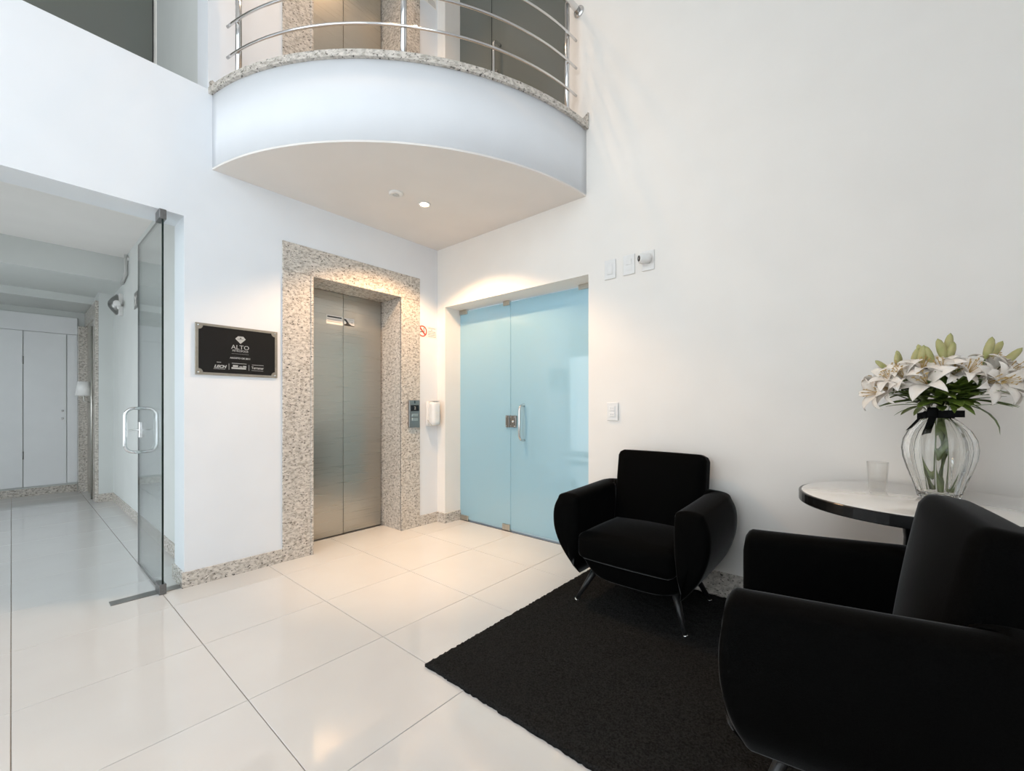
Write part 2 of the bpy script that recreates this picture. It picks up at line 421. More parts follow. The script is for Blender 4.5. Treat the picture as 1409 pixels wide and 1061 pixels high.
struct(boxes('ceiling_corridor', [(-4.09, -2.96, CL, CY, 2.49, 3.0), (CXB, -4.09, CL, CY, 2.40, 3.0)], M_grey), 'stepped grey corridor ceiling')
# upper mezzanine: floor, side wall, glazed room
struct(boxes('floor_upper', [(-5.0, -T, YR, 0.0, 3.0, 3.06)], M_ceil))
struct(boxes('wall_upper_side', [(-1.58, -T, UY, UY + .12, 3.06, ZC)], M_grey), 'grey upper side wall beside the tinted window')
struct(boxes('wall_upper_room', [(-5.0, -1.58, UY, UY + .12, 3.06, ZC), (-5.0, -4.88, YR, UY, 3.06, ZC), (-4.9, -T, YR - T, YR, 3.06, ZC), (-5.0, -4.88, CL - .2, YR, 0, 3.06)], M_grey))
struct(boxes('ceiling_upper_room', [(-4.9, -2.75, YR, -2.07, 5.0, 5.06), (-4.9, -1.62, -2.07, UY, 4.94, 5.2), (-2.75, -1.62, YR, -2.07, 4.94, 5.2), (-2.75, -2.70, YR, -2.10, 4.90, 4.95)], M_grey))
w2 = empty('window_2', (-1.6, UY, 3.06)); struct(w2, 'tinted upper window above the entrance')
boxes('pane', [(-.004, .004, YR - UY, -.012, 0, 2.6)], M_tint, w2)
boxes('window_frame', [(-.02, .02, -.012, 0, 0, 2.6)], M_blackp, w2)
boxes('window_trim', [(.02, .10, -.008, 0, 0, 2.6)], M_wallw, w2)

# ---- rooms behind the doors in the back wall
struct(boxes('wall_office', [(-.35, -.25, T, 2.7, 0, 2.75), (2.2, 2.3, T, 2.7, 0, 2.75), (-.35, 2.3, 2.6, 2.7, 0, 2.75), (-.35, 2.3, T, 2.7, 2.70, 2.80)], M_wall))
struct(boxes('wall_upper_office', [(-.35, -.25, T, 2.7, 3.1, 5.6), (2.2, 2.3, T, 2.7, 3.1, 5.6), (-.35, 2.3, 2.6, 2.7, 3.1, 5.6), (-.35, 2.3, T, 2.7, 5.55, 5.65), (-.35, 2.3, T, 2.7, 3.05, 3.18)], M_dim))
op = empty('added_office_light', (1.0, 1.95, 2.70)); tag(op, 'unseen panel light added behind the frosted door', 'added light')  # unseen lamp added to backlight the frosted glass
boxes('light_housing', [(-.62, .62, -.32, .32, -.03, 0)], M_plas, op)
boxes('diffuser', [(-.58, .58, -.28, .28, -.036, -.030)], M_panel, op)
al = bpy.data.lights.new('added_office_glow', 'AREA'); al.shape = 'RECTANGLE'; al.size = 1.1; al.size_y = .5; al.energy = 21; al.color = (.82, .94, 1)
ao = bpy.data.objects.new('added_office_glow', al); COL.objects.link(ao); ao.location = (0, 0, -.045); ao.parent = op

# ---- granite baseboards
BH = .095; BT = .014
struct(boxes('baseboard_left', [(0, BT, OY1 - BT, -1.455, 0, BH), (-T, 0, OY1 - BT, OY1, 0, BH), (0, BT, -.222, 0, 0, BH)], M_gran), 'speckled granite baseboard on the elevator wall')
struct(boxes('baseboard_back', [(BT, DX0 + BT, -BT, 0, 0, BH), (DX0, DX0 + BT, 0, .195, 0, BH)], M_gran), 'granite baseboard return beside the frosted door')
struct(boxes('baseboard_right', [(DX1, XD, -BT, 0, 0, .15)], M_gran), 'granite baseboard behind the armchairs')
struct(boxes('baseboard_corridor', [(-3.72, -T, CY - BT, CY, 0, BH), (-3.72, -3.72 + BT, -2.06 - BT, CY - BT, 0, BH), (CXB, CXB + BT, CL, -2.16, 0, BH)], M_gran), 'granite baseboard along the corridor')

# ================================================================== ELEVATORS
def elevator(z0, label):
    e = empty('elevator', (0, (EY0 + EY1) / 2, z0)); cy = (EY0 + EY1) / 2
    tag(e, label, 'elevator')
    a, b = EY0 - cy, EY1 - cy; fa, fb = -1.453 - cy, -.222 - cy
    p = .012
    bbox('jamb_slab', (0, p, fa, a + .006, 0, EZ), M_gran, e, .002, 1)
    bbox('jamb_slab', (0, p, b - .004, fb, 0, EZ), M_gran, e, .002, 1)
    bbox('lintel_slab', (0, p, fa, fb, EZ + .001, 2.345), M_gran, e, .002, 1)
    bbox('edge_moulding', (0, p + .008, a - .016, a + .004, 0, EZ), M_gran, e, .004, 2)
    bbox('edge_moulding', (0, p + .008, b - .004, b + .012, 0, EZ), M_gran, e, .004, 2)
    bbox('edge_moulding', (0, p + .008, a, b, EZ - .004, EZ + .014), M_gran, e, .004, 2)
    bbox('reveal_slab', (-.37, 0, a - .028, a, 0, EZ), M_gran, e, .001, 1)
    bbox('reveal_slab', (-.37, 0, b, b + .028, 0, EZ), M_gran, e, .001, 1)
    bbox('reveal_slab', (-.37, 0, a - .028, b + .028, EZ, EZ + .028), M_gran, e, .001, 1)
    mid = -.822 - cy
    d1 = bbox('door_panel', (-.33, -.30, a + .004, mid - .003, .006, EZ - .002), M_elev, e, .002, 1)
    d2 = bbox('door_panel', (-.335, -.305, mid + .003, b - .010, .006, EZ - .002), M_elev, e, .002, 1)
    boxes('gap_light_stop', [(-.40, -.345, a - .03, b + .03, -.01, EZ + .03)], M_black, e)  # black sheet added to block light at the door gaps
    boxes('sill_plate', [(-.36, -.285, a, b, -.002, .004)], M_dsteel, e)
    return e, d1, d2, cy
e1, d1, d2, ecy = elevator(0, 'brushed steel elevator in speckled granite surround on the ground floor')
e2, _, _, _ = elevator(UF, 'steel elevator with granite surround upstairs behind the balcony rail')
# stickers on the lower elevator doors
s1 = boxes('notice_sticker', [(-.2999, -.2992, -.976 - ecy, -.828 - ecy, 1.852, 1.928)], M_paper, d1)
boxes('sticker_print', [(-.2992, -.2989, -.968 - ecy, -.838 - ecy, 1.908, 1.920)], M_ink, d1)
boxes('sticker_print', [(-.2992, -.2989, -.968 - ecy, -.845 - ecy, 1.888 - .018 * k, 1.892 - .018 * k) for k in range(2)], M_greyink, d1)
boxes('notice_sticker', [(-.3049, -.3042, -.812 - ecy, -.715 - ecy, 1.852, 1.925)], M_paper, d2)
sw = [(-.812, 1.854), (-.715, 1.854), (-.715, 1.862), (-.74, 1.864), (-.762, 1.875), (-.778, 1.895), (-.792, 1.912), (-.812, 1.918), (-.812, 1.902), (-.800, 1.896), (-.790, 1.880), (-.800, 1.870), (-.812, 1.872)]
prism('sticker_print', [(u - ecy, v) for u, v in sw], 'X', -.3042, -.3039, M_ink, d2)
boxes('sticker_print', [(-.3042, -.3039, -.77 - ecy, -.722 - ecy, 1.912, 1.915), (-.3042, -.3039, -.742 - ecy, -.734 - ecy, 1.884, 1.894)], M_greyink, d2)

# elevator call panel
cp = empty('elevator_call_panel', (.012, -.30, 1.065)); tag(cp, 'slim grey call panel with dark display on the granite jamb', 'call panel')
bbox('body', (0, .024, -.062, .062, -.128, .130), M_gunm, cp, .008, 3)
bbox('display', (.024, .026, -.046, .046, .026, .082), M_lens, cp, .001, 1)
text('display_digit', '2', .04, M_silver, (.0268, 0, .054), RA, cp)
for z in (-.012, -.05):
    bbox('button', (.024, .028, -.034, .034, z - .013, z + .013), M_satin, cp, .002, 1)
prism('key_slot', [(-.006, .098), (.006, .098), (.004, .124), (-.004, .124)], 'X', .024, .0255, M_lens, cp)
# hand-gel dispenser
hd = empty('gel_dispenser', (0, -.095, 1.065)); tag(hd, 'white plastic hand gel dispenser between call panel and frosted door', 'dispenser')
cushion('back_plate', (.03, .115, .24), .012, M_plas, hd, (.016, 0, 0), n=8)
cushion('cover', (.085, .10, .235), .034, M_plas, hd, (.068, .002, .004), n=12)
bbox('top_gap', (.035, .103, -.036, .036, .119, .123), M_plasd, hd, .001, 1)
tube('press_lever', [(.03, -.052, -.06), (.055, -.052, -.085), (.085, -.046, -.11)], .004, M_plasd, hd, 8)
bbox('window', (.109, .1115, -.022, .022, .0, .018), M_paper, hd, .001, 1)
# no-smoking signs
def no_smoking(z, y, rough_label):
    s = empty('no_smoking_sign', (0, y, z)); tag(s, rough_label, 'sign')
    bbox('sticker', (0, .0012, -.055, .175, -.058, .056), M_paper, s, 0)
    ring = []
    V = []; F = []; n = 32
    for k in range(n):
        a = 2 * math.pi * k / n
        for r, x in ((.053, .0012), (.053, .003), (.043, .003), (.043, .0012)): V.append((x, r * math.cos(a), r * math.sin(a)))
    for k in range(n):
        q = (k + 1) % n
        for m in range(4): F.append((k * 4 + m, k * 4 + (m + 1) % 4, q * 4 + (m + 1) % 4, q * 4 + m))
    pyobj('red_ring', V, F, M_red, s)
    c, d = math.cos(R(-45)), math.sin(R(-45))
    L, w = .048, .007
    pl = [(-L, -w), (L, -w), (L, w), (-L, w)]
    prism('red_slash', [(u * c - v * d, u * d + v * c) for u, v in pl], 'X', .002, .0032, M_red, s)
    prism('cigarette_symbol', [(-.030, -.016), (.024, -.004), (.026, .004), (-.029, -.008)], 'X', .0012, .002, M_ink, s)
    prism('smoke_symbol', [(.016, .006), (.022, .006), (.018, .020), (.024, .032), (.018, .034), (.011, .020)], 'X', .0012, .002, M_ink, s)
    for k, (w0, w1) in enumerate(((.07, .16), (.10, .12), (.07, .16), (.065, .165), (.066, .168), (.07, .165))):
        boxes('text_line', [(.0012, .0018, w0, w1, .036 - k * .016, .042 - k * .016)], M_greyink, s)
    return s
no_smoking(1.856, -.186, 'red no smoking sign beside the lower elevator')
no_smoking(UF + 1.90, -.19, 'red no smoking sign beside the upstairs elevator')

# ================================================================== WALL PLAQUE
pq = empty('wall_plaque', (0, -1.7325, 1.5035)); tag(pq, 'black wall plaque with silver lettering and bronze grey frame beside the elevator', 'plaque')
pw_, ph_ = .2445, .1655
M_frame = add_noise(pmat('plaque_frame_metal', (.36, .34, .29), .4, .7), (.34, .32, .27), (.39, .36, .31), 50, 2)
bbox('frame_plate', (.002, .012, -pw_, pw_, -ph_, ph_), M_frame, pq, .002, 1)
a_, b_ = pw_ - .018, ph_ - .016; c_ = .024
oct_ = []
for sx, sy in ((1, 1), (-1, 1), (-1, -1), (1, -1)):
    cx_, cy_ = sx * a_, sy * b_
    pts = []
    for k in range(5):
        t = R(90 * k / 4)
        pts.append((cx_ - sx * c_ * math.cos(t), cy_ - sy * c_ * math.sin(t)))
    # concave corners: start on one edge, finish on the other
    pts = [(cx_ - sx * c_ * math.sin(t_), cy_ - sy * c_ * math.cos(t_)) for t_ in [R(90 * k / 4) for k in range(5)]]
    if sx * sy < 0: pts = pts[::-1]
    oct_ += pts
prism('black_panel', oct_, 'X', .010, .0135, M_blackp, pq)
for sx in (-1, 1):
    for sy in (-1, 1):
        lathe('screw', [(.0, .018), (.004, .0175), (.0062, .015), (.0062, .012)], M_steel, pq, 12, (0, sx * (pw_ - .017), sy * (ph_ - .015)), axis='X')
gem = [(-.030, .086), (-.014, .104), (.018, .104), (.032, .086), (.001, .054)]
prism('gem_emblem', [(u + .008, v) for u, v in gem], 'X', .0135, .0142, M_silver, pq)
boxes('gem_facet', [(.0142, .0145, -.010, .026, .0835, .0855)], M_blackp, pq)
prism('gem_facet', [(.003, .088), (.016, .088), (.0095, .097)], 'X', .0142, .0145, M_blackp, pq)
text('title_lettering', 'ALTO', .040, M_silver, (.0142, .008, .028), RA, pq, sx=1.05)
text('subtitle_lettering', 'PETRÓPOLIS', .0185, M_silver, (.0142, .008, .004), RA, pq, sx=.93)
boxes('dotted_rule', [(.0135, .0142, -.042 + k * .0085, -.037 + k * .0085, -.016, -.0145) for k in range(12)], M_silver, pq)
text('date_lettering', 'AGOSTO DE 2011', .0155, M_silver, (.0142, .008, -.045), RA, pq, bold=.0004)
text('logo_lettering', 'LECH', .025, M_silver, (.0142, -.110, -.108), RA, pq, bold=.0012, shear=.3, sx=1.1)
boxes('logo_rule', [(.0135, .0142, -.146, -.080, -.1245, -.122)], M_silver, pq); boxes('logo_rule', [(.0135, .0142, -.128, -.104, -.081, -.078)], M_silver, pq)
boxes('logo_divider', [(.0135, .0142, -.060, -.058, -.125, -.085)], M_silver, pq)
boxes('logo_blocks', [(.0135, .0142, -.036, -.006, -.1045, -.092), (.0135, .0142, .002, .020, -.1045, -.099), (.0135, .0142, .024, .044, -.1045, -.094), (.0135, .0142, -.044, .042, -.118, -.107), (.0135, .0142, -.042, .045, -.082, -.079)], M_silver, pq)
boxes('logo_divider', [(.0135, .0142, .059, .061, -.125, -.085)], M_silver, pq)
text('logo_lettering', 'Terramar', .024, M_silver, (.0142, .114, -.104), RA, pq, sx=.82, bold=.0005)
boxes('logo_rule', [(.0135, .0142, .076, .150, -.123, -.121)], M_silver, pq); boxes('logo_rule', [(.0135, .0142, .078, .152, -.085, -.082)], M_silver, pq)

# ================================================================== GLASS DOORS
def glass_leaf(name, b, parent, mat, thin_axis, edge=None):
    bm = bmesh.new(); addbox(bm, *b); bmesh.ops.recalc_face_normals(bm, faces=bm.faces)
    o = bmobj(name, bm, [mat, edge or mat], parent)
    for p in o.data.polygons:
        if abs(p.normal[thin_axis]) < .5: p.material_index = 1
    return o
def rounded_loop(cx, w, h, r, f, n=6, parts=None):
    pts = []
    for (sx, sz, a0) in ((1, 1, 0), (-1, 1, 90), (-1, -1, 180), (1, -1, 270)):
        for k in range(n + 1):
            a = R(a0 + 90 * k / n)
            pts.append(f(cx + sx * (w / 2 - r) + r * math.cos(a), sz * (h / 2 - r) + r * math.sin(a)))
    return pts
# --- frosted double door
fd = empty('door_1', (0, .2, 0)); struct(fd, 'frosted teal glass double door below the balcony')
xm = .787
glass_leaf('glass_leaf', (DX0 + .006, xm - .003, -.005, .005, .020, DZ - .02), fd, M_frost, 1)
glass_leaf('glass_leaf', (xm + .003, DX1 - .004, -.005, .005, .020, DZ - .02), fd, M_frost, 1)
for (x0, x1, z0, z1) in ((DX0 + .002, .225, 2.052, 2.098), (.702, .778, 2.055, 2.115 - .017), (1.50, 1.60, 2.06, 2.099), (.118, .24, .004, .052), (.69, .782, .006, .062)):
    c = bbox('patch_fitting', (x0, x1, -.016, .016, z0, z1), M_satin, fd, .004, 2)
tp = .0
boxes('threshold', [(DX0, DX1, -.02, .02, -.001, .003)], M_dsteel, fd)
lk = bbox('lock_case', (.735, .782, -.020, .020, .946, 1.052), M_gunm, fd, .004, 2)
lk2 = bbox('lock_case', (.792, .862, -.022, .022, .946, 1.052), M_gunm, fd, .004, 2)
for (x, z) in ((.748, .958), (.748, 1.04), (.80, .958), (.80, 1.04), (.845, .958), (.845, 1.04)):
    lathe('lock_screw', [(.0, -.026), (.005, -.025), (.006, -.02)], M_steel, fd, 8, (x, 0, z), axis='Y')
lathe('lock_knob', [(.0, -.040), (.010, -.038), (.012, -.022)], M_steel, fd, 16, (.835, 0, 1.0), axis='Y')
def pull(parent, x, z, h, depth=.075, r=.0115, mats=M_steel):
    for s in (-1, 1):
        y0 = s * .006
        pts = [(x, y0, z + h / 2)]
        n = 6; rr = .05
        pts += [(x, s * (depth - rr + rr * math.sin(R(90 * k / n))), z + h / 2 - rr + rr * math.cos(R(90 * k / n))) for k in range(n + 1)]
        pts += [(x, s * (depth - rr + rr * math.cos(R(90 * k / n))), z - h / 2 + rr - rr * math.sin(R(90 * k / n))) for k in range(n + 1)]
        pts += [(x, y0, z - h / 2)]
        tube('pull_handle', pts, r, mats, parent, 12)
pull(fd, .945, .992, .31)
# --- entrance pivot door, standing open into the corridor
gd = empty('door_2', (-.02, -2.14, 0)); struct(gd, 'clear frameless glass door standing open into the corridor')
lf = glass_leaf('glass_leaf', (-.70, .045, -.005, .005, .012, 2.285), gd, M_clear, 1, M_darkstem)
bbox('pivot_fitting', (-.055, .05, -.018, .018, .0, .062), M_dsteel, gd, .004, 2)
bbox('pivot_fitting', (-.055, .05, -.018, .018, 2.262, 2.322), M_dsteel, gd, .004, 2)
bbox('floor_spring_cover', (-.062, .012, -.225, .095, 0.0, .004), M_gunm, gd, .001, 1)
def pull_y(parent, x, z, h):
    pull(parent, x, z, h, .086, .0105)
pull_y(gd, -.60, .968, .305)
bbox('lock_case', (-.655, -.60, -.013, .013, .915, 1.025), M_steel, gd, .004, 2)
tube('lock_bolt', [(-.63, -.062, .968), (-.63, .062, .968)], .004, M_steel, gd, 8)
# --- upstairs tinted door
ud = empty('door_3', (0, .2, UF)); struct(ud, 'dark tinted glass double door upstairs')
glass_leaf('glass_leaf', (DX0, .548, -.005, .005, .015, 2.2), ud, M_tint, 1)
glass_leaf('glass_leaf', (.556, VX1, -.005, .005, .015, 2.2), ud, M_tint, 1)
boxes('meeting_gasket', [(.548, .556, -.006, .006, .015, 2.2)], M_blackp, ud)
bbox('transom_bar', (DX0, VX1, -.03, .03, 2.2, 2.25), M_dsteel, ud, .003, 1)
pull(ud, .665, 1.10, .33, .10, .013)
bbox('lock_case', (.565, .63, -.02, .02, .96, 1.06), M_dsteel, ud, .004, 2)

# ================================================================== BALCONY
BC = (-.302, .080)
def arc(r, n=40, x_end=0.0, y_end=0.0):
    """arc points from wall x=0 to wall y=0"""
    a0 = math.atan2(-math.sqrt(r * r - BC[0] ** 2), -BC[0]); a1 = math.atan2(-BC[1], math.sqrt(r * r - BC[1] ** 2))
    return [(BC[0] + r * math.cos(a0 + (a1 - a0) * k / n), BC[1] + r * math.sin(a0 + (a1 - a0) * k / n)) for k in range(n + 1)]
bal = empty('balcony', (0, 0, 2.677)); tag(bal, 'curved white balcony with granite edge above the elevator corner', 'balcony')
ro = 1.985
slab = prism('slab', arc(ro) + [(0.0005, -.0005)], 'Z', .012, .50, M_wall, bal)
prism('soffit', arc(ro - .001) + [(0.0005, -.0005)], 'Z', 0, .0125, M_ceil, bal)
for p in slab.data.polygons:
    if abs(p.normal.z) < .5: p.use_smooth = True
cap = prism('granite_edge', arc(ro + .022) + [(0.0005, -.0005)], 'Z', .485, .525, M_gran, bal)
# skirting returns of granite where the edge meets the walls
prism('granite_return', [(-1.90, .50), (-1.83, .50), (-1.83, .545), (-1.885, .575), (-1.90, .56)], 'X', .0005, .016, M_gran, bal)
prism('granite_return', [(1.62, .50), (1.705, .50), (1.705, .60), (1.66, .57), (1.62, .545)], 'Y', -.016, -.0005, M_gran, bal)
# railing
rl = empty('balcony_railing', (0, 0, UF)); tag(rl, 'curved stainless steel railing on the balcony edge', 'railing')
rr_ = 1.925
ang = lambda x, y: math.atan2(y - BC[1], x - BC[0])
pa0 = ang(.05, -1.80); pa1 = ang(1.62, -.035)
def rail_pts(r, a, b, z, n=44): return [(BC[0] + r * math.cos(a + (b - a) * k / n), BC[1] + r * math.sin(a + (b - a) * k / n), z) for k in range(n + 1)]
for z in (.222, .425, .628):
    tube('rail', rail_pts(rr_, pa0, pa1, z), .0085, M_steel, rl, 10)
a_lo = ang(.004 + .004, -1.82); a_hi = ang(1.625, -.006)
tube('handrail', rail_pts(rr_, a_lo, a_hi, .865), .022, M_steel, rl, 14)
lathe('wall_flange', [(.0, -.012), (.040, -.010), (.042, -.001)], M_steel, rl, 20, (BC[0] + rr_ * math.cos(a_hi), 0, .865), axis='Y')
lathe('wall_flange', [(.0, .012), (.040, .010), (.042, .001)], M_steel, rl, 20, (0, BC[1] + rr_ * math.sin(a_lo), .865), axis='X')
for (x, y) in ((.14, -1.79), (1.125, -1.20), (1.618, -.12)):
    a = ang(x, y); px_, py_ = BC[0] + (rr_ - .022) * math.cos(a), BC[1] + (rr_ - .022) * math.sin(a)
    po = tube('post', [(px_, py_, 0.002), (px_, py_, .85)], .019, M_steel, rl, 14)
    lathe('base_flange', [(.036, .0), (.036, .006), (.02, .010), (0, .010)], M_steel, po, 18, (px_, py_, .0025))
    for z in (.222, .425, .628):
        tube('rail_clip', [(px_, py_, z), (BC[0] + rr_ * math.cos(a), BC[1] + rr_ * math.sin(a), z)], .006, M_steel, po, 8)

# ---- recessed downlight and detector in the balcony soffit
dl = empty('downlight', (.677, -.691, 2.677)); tag(dl, 'small warm recessed downlight glowing in the balcony soffit', 'downlight')
lathe('trim_ring', [(.048, 0), (.048, -.004), (.036, -.006), (.034, 0)], M_plas, dl, 28)
lathe('bulb', [(.0, -.010), (.018, -.009), (.030, -.004), (.033, 0)], M_bulb, dl, 24)
def spot(name, parent, energy, size, blend, color, rad=.03, z=-.03):
    l = bpy.data.lights.new(name, 'SPOT'); l.energy = energy; l.spot_size = R(size); l.spot_blend = blend; l.color = color; l.shadow_soft_size = rad
    o = bpy.data.objects.new(name, l); COL.objects.link(o); o.location = (0, 0, z); o.parent = parent
WARM = (1, .64, .36)
spot('downlight_beam', dl, 165, 52, .9, WARM)
spot('downlight_spill', dl, 85, 128, .35, WARM)
sd = empty('smoke_detector', (.654, -.928, 2.677)); tag(sd, 'round white smoke detector in the balcony soffit', 'smoke detector')
lathe('rim', [(.052, 0), (.052, -.006), (.040, -.012), (.022, -.014), (.022, -.006), (0, -.006)], M_plas, sd, 28)
lathe('sensor', [(.020, -.006), (.018, -.016), (.010, -.020), (0, -.020)], M_plasd, sd, 20)
# upstairs ceiling downlights over the landing
for (x, y, lab) in ((.55, -.75, 'warm ceiling downlight high above the upstairs elevator'), (.75, -1.35, 'warm ceiling downlight high above the balcony rail')):
    u = empty('downlight', (x, y, ZC)); tag(u, lab, 'downlight', 'landing downlights')
    lathe('trim_ring', [(.06, 0), (.06, -.004), (.045, -.006), (.042, 0)], M_plas, u, 24)
    lathe('bulb', [(.0, -.010), (.022, -.009), (.038, -.004), (.041, 0)], M_bulb, u, 20)
    spot('downlight_beam', u, 60, 95, .7, WARM)

# ================================================================== WALL FITTINGS ON THE BACK WALL
def switch(x, z, label, mods, w=.084, h=.136):
    s = empty('switch_plate', (x, 0, z)); tag(s, label, 'switch')
    bbox('plate', (-w / 2, w / 2, -.011, 0, -h / 2, h / 2), M_plas, s, .004, 2)
    bbox('insert', (-.022, .022, -.0125, -.011, -.040, .040), M_plas, s, .001, 1)
    for (z0, z1) in mods:
        bbox('rocker', (-.019, .019, -.016, -.0125, z0, z1), M_plas, s, .0015, 1)
    return s
switch(1.877, 2.096, 'white blank switch plate nearest the frosted door, high on the wall', [(-.036, .036)])
switch(2.018, 2.099, 'white switch plate between the blank plate and the security camera', [(-.002, .036)])
sk = switch(1.896, 1.098, 'white double outlet plate at waist height beside the frosted door', [(.006, .036), (-.036, -.006)], .084, .128)
for z in (.021, -.021):
    for dx in (-.007, .007): lathe('socket_hole', [(.0, -.0166), (.002, -.0166), (.002, -.016)], M_ink, sk, 8, (dx, 0, z), axis='Y')
sc = empty('security_camera', (2.152, 0, 2.099)); tag(sc, 'small round white security camera with black lens on a wall plate', 'camera')
bbox('back_plate', (-.042, .042, -.010, 0, -.066, .066), M_plas, sc, .004, 2)
bd = lathe('housing', [(.0, .035), (.028, .034), (.036, .028), (.038, .0), (.037, -.035), (.030, -.050), (.024, -.056), (.022, -.050), (0, -.050)], M_plas, sc, 28, axis='Y')
bd.scale = (.88, .88, .88); bd.location = (-.002, -.045, .004); bd.rotation_euler = (R(6), 0, R(-38))
ln = lathe('lens', [(.0, -.0555), (.012, -.0555), (.022, -.053), (.0225, -.048)], M_lens, bd, 24, axis='Y')
lathe('lens_iris', [(.0, -.0575), (.006, -.057), (.008, -.0555)], M_gunm, bd, 16, axis='Y')
tube('mount_neck', [(-.001, -.008, 0), (-.004, -.05, .004)], .016, M_plas, sc, 14)

# ================================================================== CORRIDOR THINGS
dw = empty('door_4', (CXB, -2.46, .12)); struct(dw, 'white panel doors at the far end of the corridor')
for (y0, y1) in ((-3.6, -3.02), (-3.015, -2.638), (-2.632, -2.258), (-2.252, -2.155)):
    bbox('door_panel', (0, .03, y0 + 2.46, y1 + 2.46, 0, 1.97), M_door, dw, .003, 1)
bbox('head_panel', (0, .026, -1.14, .305, 1.975, 2.20), M_door, dw, .003, 1)
for z in (.86, .96):
    lathe('door_knob', [(.0, .062), (.012, .058), (.014, .048), (.006, .03)], M_steel, dw, 14, (0, .165, z), axis='X')
for (z) in (.35, 1.55):
    tube('hinge', [(.032, -.175, z), (.032, -.175, z + .1)], .006, M_gunm, dw, 8)
# side doorway with granite lining
se = empty('corridor_elevator', (-4.3, -2.06, 0)); tag(se, 'granite lined lift doorway on the corridor side wall, seen edge on', 'elevator')
bbox('jamb_slab', (-.565, -.42, -.095, 0, 0, 2.2), M_gran, se, .002, 1)
bbox('jamb_slab', (.40, .575, -.03, 0, 0, 2.2), M_gran, se, .002, 1)
bbox('lintel_slab', (-.565, .575, -.03, 0, 2.2, 2.39), M_gran, se, .002, 1)
bbox('door_panel', (-.42, -.01, -.012, 0, 0, 2.2), M_elev, se, .001, 1)
bbox('door_panel', (-.005, .40, -.012, 0, 0, 2.2), M_elev, se, .001, 1)
tube('edge_bar', [(.42, -.045, .02), (.42, -.045, 2.1)], .010, M_satin, se, 10)
lp = empty('wall_lamp', (-3.95, -2.09, 1.30)); tag(lp, 'small white tapered lamp shade on the corridor lift surround', 'lamp')
lathe('lamp_shade', [(.075, -.085), (.077, -.085), (.056, .085), (.054, .085)], M_plas, lp, 28, (0, -.075, .05))
tube('bracket', [(0, 0, -.12), (0, -.075, -.10), (0, -.075, .04)], .008, M_satin, lp, 10)
lathe('wall_rosette', [(.0, -.02), (.03, -.015), (.032, -.0)], M_satin, lp, 18, (0, .0, -.12), axis='Y')
em = empty('alarm_sounder', (-3.05, CY, 2.27)); tag(em, 'white alarm sounder with dark horn on the corridor wall', 'alarm')
bbox('base_plate', (-.02, .02, -.035, 0, -.13, .11), M_plas, em, .006, 2)
lathe('horn', [(.0, -.02), (.11, -.022), (.115, -.035), (.07, -.075), (.03, -.10), (0, -.105)], M_gunm, em, 24, (-.09, -.01, 0), axis='Y')
tube('strobe_arm', [(.02, -.02, -.02), (.10, -.05, -.03), (.16, -.05, -.08)], .016, M_plas, em, 10)
cushion('strobe', (.09, .06, .06), .02, M_plas, em, (.10, -.06, -.02), n=6)
cn = empty('conduit', (-2.70, CY, 2.53)); tag(cn, 'short grey conduit dropping from the corridor beam', 'conduit')
tube('pipe', [(0, -.02, .20), (0, -.02, .0), (-.26, -.02, -.055)], .016, M_plasd, cn, 10)
lathe('clip', [(.024, 0), (.024, .012), (.0, .012)], M_plas, cn, 12, (0, -.012, .16), axis='Y')
pg = empty('pictogram_sign', (-2.27, CY, 2.185)); tag(pg, 'small dark square pictogram sign on the corridor wall', 'sign')
bbox('sign_plate', (-.075, .075, -.006, 0, -.082, .082), M_gunm, pg, .002, 1)
prism('figure_symbol', [(-.03, -.06), (.0, -.02), (.03, -.06), (.04, -.05), (.015, .0), (.05, .03), (.04, .045), (.0, .02), (-.04, .05), (-.05, .035), (-.012, .0), (-.042, -.05)], 'Y', -.0075, -.006, M_paper, pg)

# ================================================================== RUG
def make_rug(x0, x1, y0, y1, th=.016):
    nx, ny = 170, 150
    V = []; F = []
    rnd = random.Random(3)
    for j in range(ny + 1):
        for i in range(nx + 1):
            u, v = i / nx, j / ny
            ex = (rnd.random() - .5) * .005
            x = x0 + (x1 - x0) * u + ((rnd.random() - .5) * .008 if 0 < i < nx else ex)
            y = y0 + (y1 - y0) * v + ((rnd.random() - .5) * .008 if 0 < j < ny else ex * 1.3)
            edge = min(i, nx - i, j, ny - j)
            z = th * (.80 if edge == 0 else 1) + (rnd.random() - .5) * .006
            V.append((x, y, z))
    W_ = nx + 1
    for j in range(ny):
        for i in range(nx): F.append((j * W_ + i, j * W_ + i + 1, (j + 1) * W_ + i + 1, (j + 1) * W_ + i))
    per = [i for i in range(nx + 1)] + [j * W_ + nx for j in range(1, ny + 1)] + [ny * W_ + i for i in range(nx - 1, -1, -1)] + [j * W_ for j in range(ny - 1, 0, -1)]
    base = len(V)
    for k in per: V.append((V[k][0], V[k][1], .0008))
    n = len(per)
    for k in range(n): F.append((per[k], base + k, base + (k + 1) % n, per[(k + 1) % n]))
    F.append(tuple(base + k for k in range(n - 1, -1, -1)))
    o = pyobj('rug', V, F, M_rug, None, True)
    return tag(o, 'black short pile rug under the two armchairs', 'rug')
make_rug(1.80, 3.72, -1.565, -.03)

